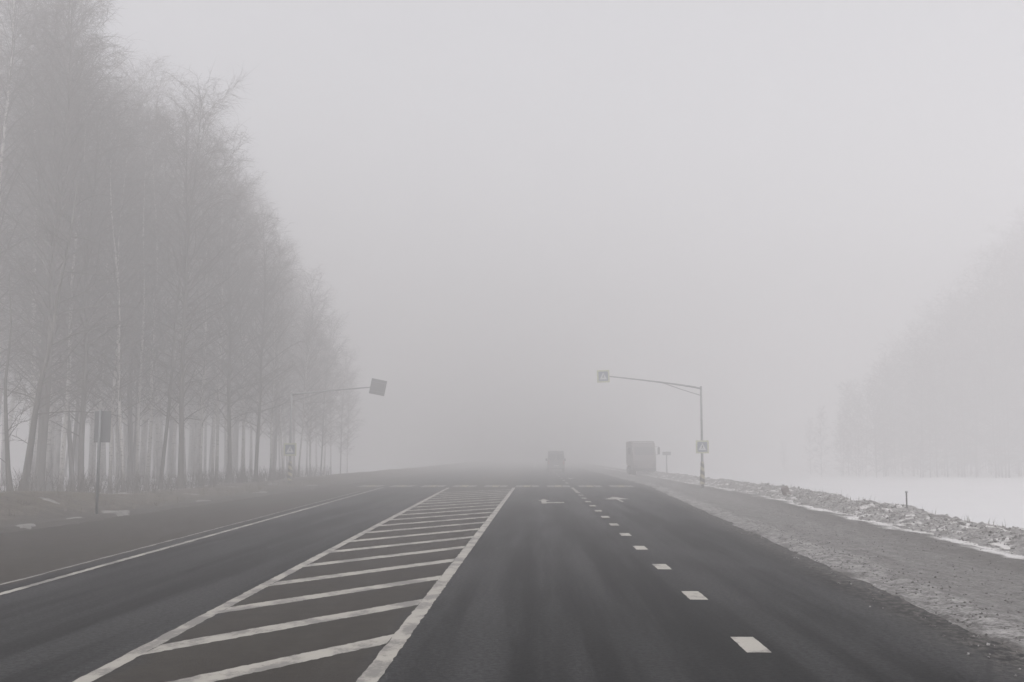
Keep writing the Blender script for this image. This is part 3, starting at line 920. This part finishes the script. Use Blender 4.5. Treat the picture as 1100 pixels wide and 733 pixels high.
# far wood across the snow field on the right: it reads as one mass
import bmesh
simple = [tree_meshes(400+i, H, r, 1.2, .02, 52, .5, 'bark_dark', tw=.03) for i, (H, r) in enumerate(((25, .09), (27, .10), (23, .08), (26, .09)))]
rgw = random.Random(31)
AV = []; AF = []; off = 0
src = []
for pair in simple:
    vs = []; fs = []; o_ = 0
    for me in pair:
        co = np.empty(len(me.vertices)*3); me.vertices.foreach_get('co', co); vs.append(co.reshape(-1, 3))
        ls = np.empty(len(me.polygons), int); me.polygons.foreach_get('loop_total', ls)
        li = np.empty(len(me.loops), int); me.loops.foreach_get('vertex_index', li)
        st_ = np.concatenate([[0], np.cumsum(ls)[:-1]])
        q4 = ls == 4
        fs.append(li[st_[q4][:, None]+np.arange(4)]+o_); o_ += len(me.vertices)
    src.append((np.concatenate(vs), np.concatenate(fs)))
for k in range(185):
    y = rgw.uniform(155, 225); c = rgw.triangular(835, 1200, 1085)
    x = (c-577)/1190*y
    sc = (.22 + 1.0*float(np.clip((c-845)/255, 0, 1.2)))*rgw.uniform(.8, 1.06)*y/150
    a = rgw.uniform(0, 6.28); ca, sa = math.cos(a)*sc, math.sin(a)*sc
    co, fc = src[k % 4]
    P = np.stack([co[:, 0]*ca-co[:, 1]*sa+x, co[:, 0]*sa+co[:, 1]*ca+y, co[:, 2]*sc+float(ground_z(x, y))-.1], -1)
    AV.append(P); AF.append(fc+off); off += len(P)
AV = np.concatenate(AV); AF = np.concatenate(AF)
me = bpy.data.meshes.new('far_wood'); me.vertices.add(len(AV)); me.vertices.foreach_set('co', AV.ravel())
me.loops.add(AF.size); me.loops.foreach_set('vertex_index', AF.ravel().astype(np.int32))
me.polygons.add(len(AF)); me.polygons.foreach_set('loop_start', np.arange(0, AF.size, 4, dtype=np.int32))
me.update(calc_edges=True); me.materials.append(M['twig_grey'])
tag(link(bpy.data.objects.new('far_wood', me)), kind='stuff')

# ------------------------------------------------------------------ fog
mb = MB(); mb.box((0, 250, 17.0), (1300, 800, 42))
hz = mb.build('haze', None); hz.data.materials.clear()
m = bpy.data.materials.new('fog'); m.use_nodes = True; nt = m.node_tree; nt.nodes.clear()
out = nt.nodes.new('ShaderNodeOutputMaterial'); pv = nt.nodes.new('ShaderNodeVolumePrincipled')
pv.inputs['Color'].default_value = (.80, .792, .790, 1); pv.inputs['Density'].default_value = .0130
pv.inputs['Anisotropy'].default_value = .25
nt.links.new(pv.outputs[0], out.inputs['Volume']); hz.data.materials.append(m)
tag(hz, kind='stuff')

# ------------------------------------------------------------------ camera, light
cam = bpy.data.cameras.new('camera'); co = link(bpy.data.objects.new('camera', cam))
cam.sensor_width = 36; cam.lens = 1190/1100*36; cam.clip_end = 3000; cam.clip_start = .1
p = math.atan(124.5/1190); yw = math.atan(27/1190)
co.location = (0, 0, 1.9); co.rotation_euler = (math.pi/2+p, 0, yw)
SC.camera = co

w = bpy.data.worlds.new('World'); SC.world = w; w.use_nodes = True
nt = w.node_tree; bg = nt.nodes['Background']
sky = nt.nodes.new('ShaderNodeTexSky'); sky.sky_type = 'NISHITA'; sky.sun_disc = False
SUN_EL, SUN_AZ = R(58), R(180)
sky.sun_elevation = SUN_EL; sky.sun_rotation = SUN_AZ
sky.dust_density = 6; sky.air_density = 1.0; sky.ozone_density = 1.0
hs = nt.nodes.new('ShaderNodeHueSaturation'); hs.inputs['Saturation'].default_value = .10
nt.links.new(sky.outputs[0], hs.inputs['Color']); tint = nt.nodes.new('ShaderNodeMix'); tint.data_type = 'RGBA'; tint.blend_type = 'MULTIPLY'; tint.inputs[0].default_value = 1
tint.inputs[7].default_value = (1, .992, 1.018, 1)
nt.links.new(hs.outputs[0], tint.inputs[6]); nt.links.new(tint.outputs[2], bg.inputs['Color'])
bg.inputs['Strength'].default_value = .15
sun = bpy.data.lights.new('sun', 'SUN'); so = link(bpy.data.objects.new('sun', sun))
sun.energy = .5; sun.angle = R(40); sun.color = (1, .97, .94)
d = Vector((math.sin(SUN_AZ)*math.cos(SUN_EL), math.cos(SUN_AZ)*math.cos(SUN_EL), math.sin(SUN_EL)))
so.rotation_euler = d.to_track_quat('Z', 'Y').to_euler()

SC.view_settings.view_transform = 'Standard'; SC.view_settings.look = 'None'
SC.view_settings.exposure = .78; SC.view_settings.gamma = 1.0
SC.render.engine = 'CYCLES'
cy = SC.cycles
cy.volume_bounces = 3; cy.max_bounces = 8; cy.diffuse_bounces = 3
cy.use_denoising = True
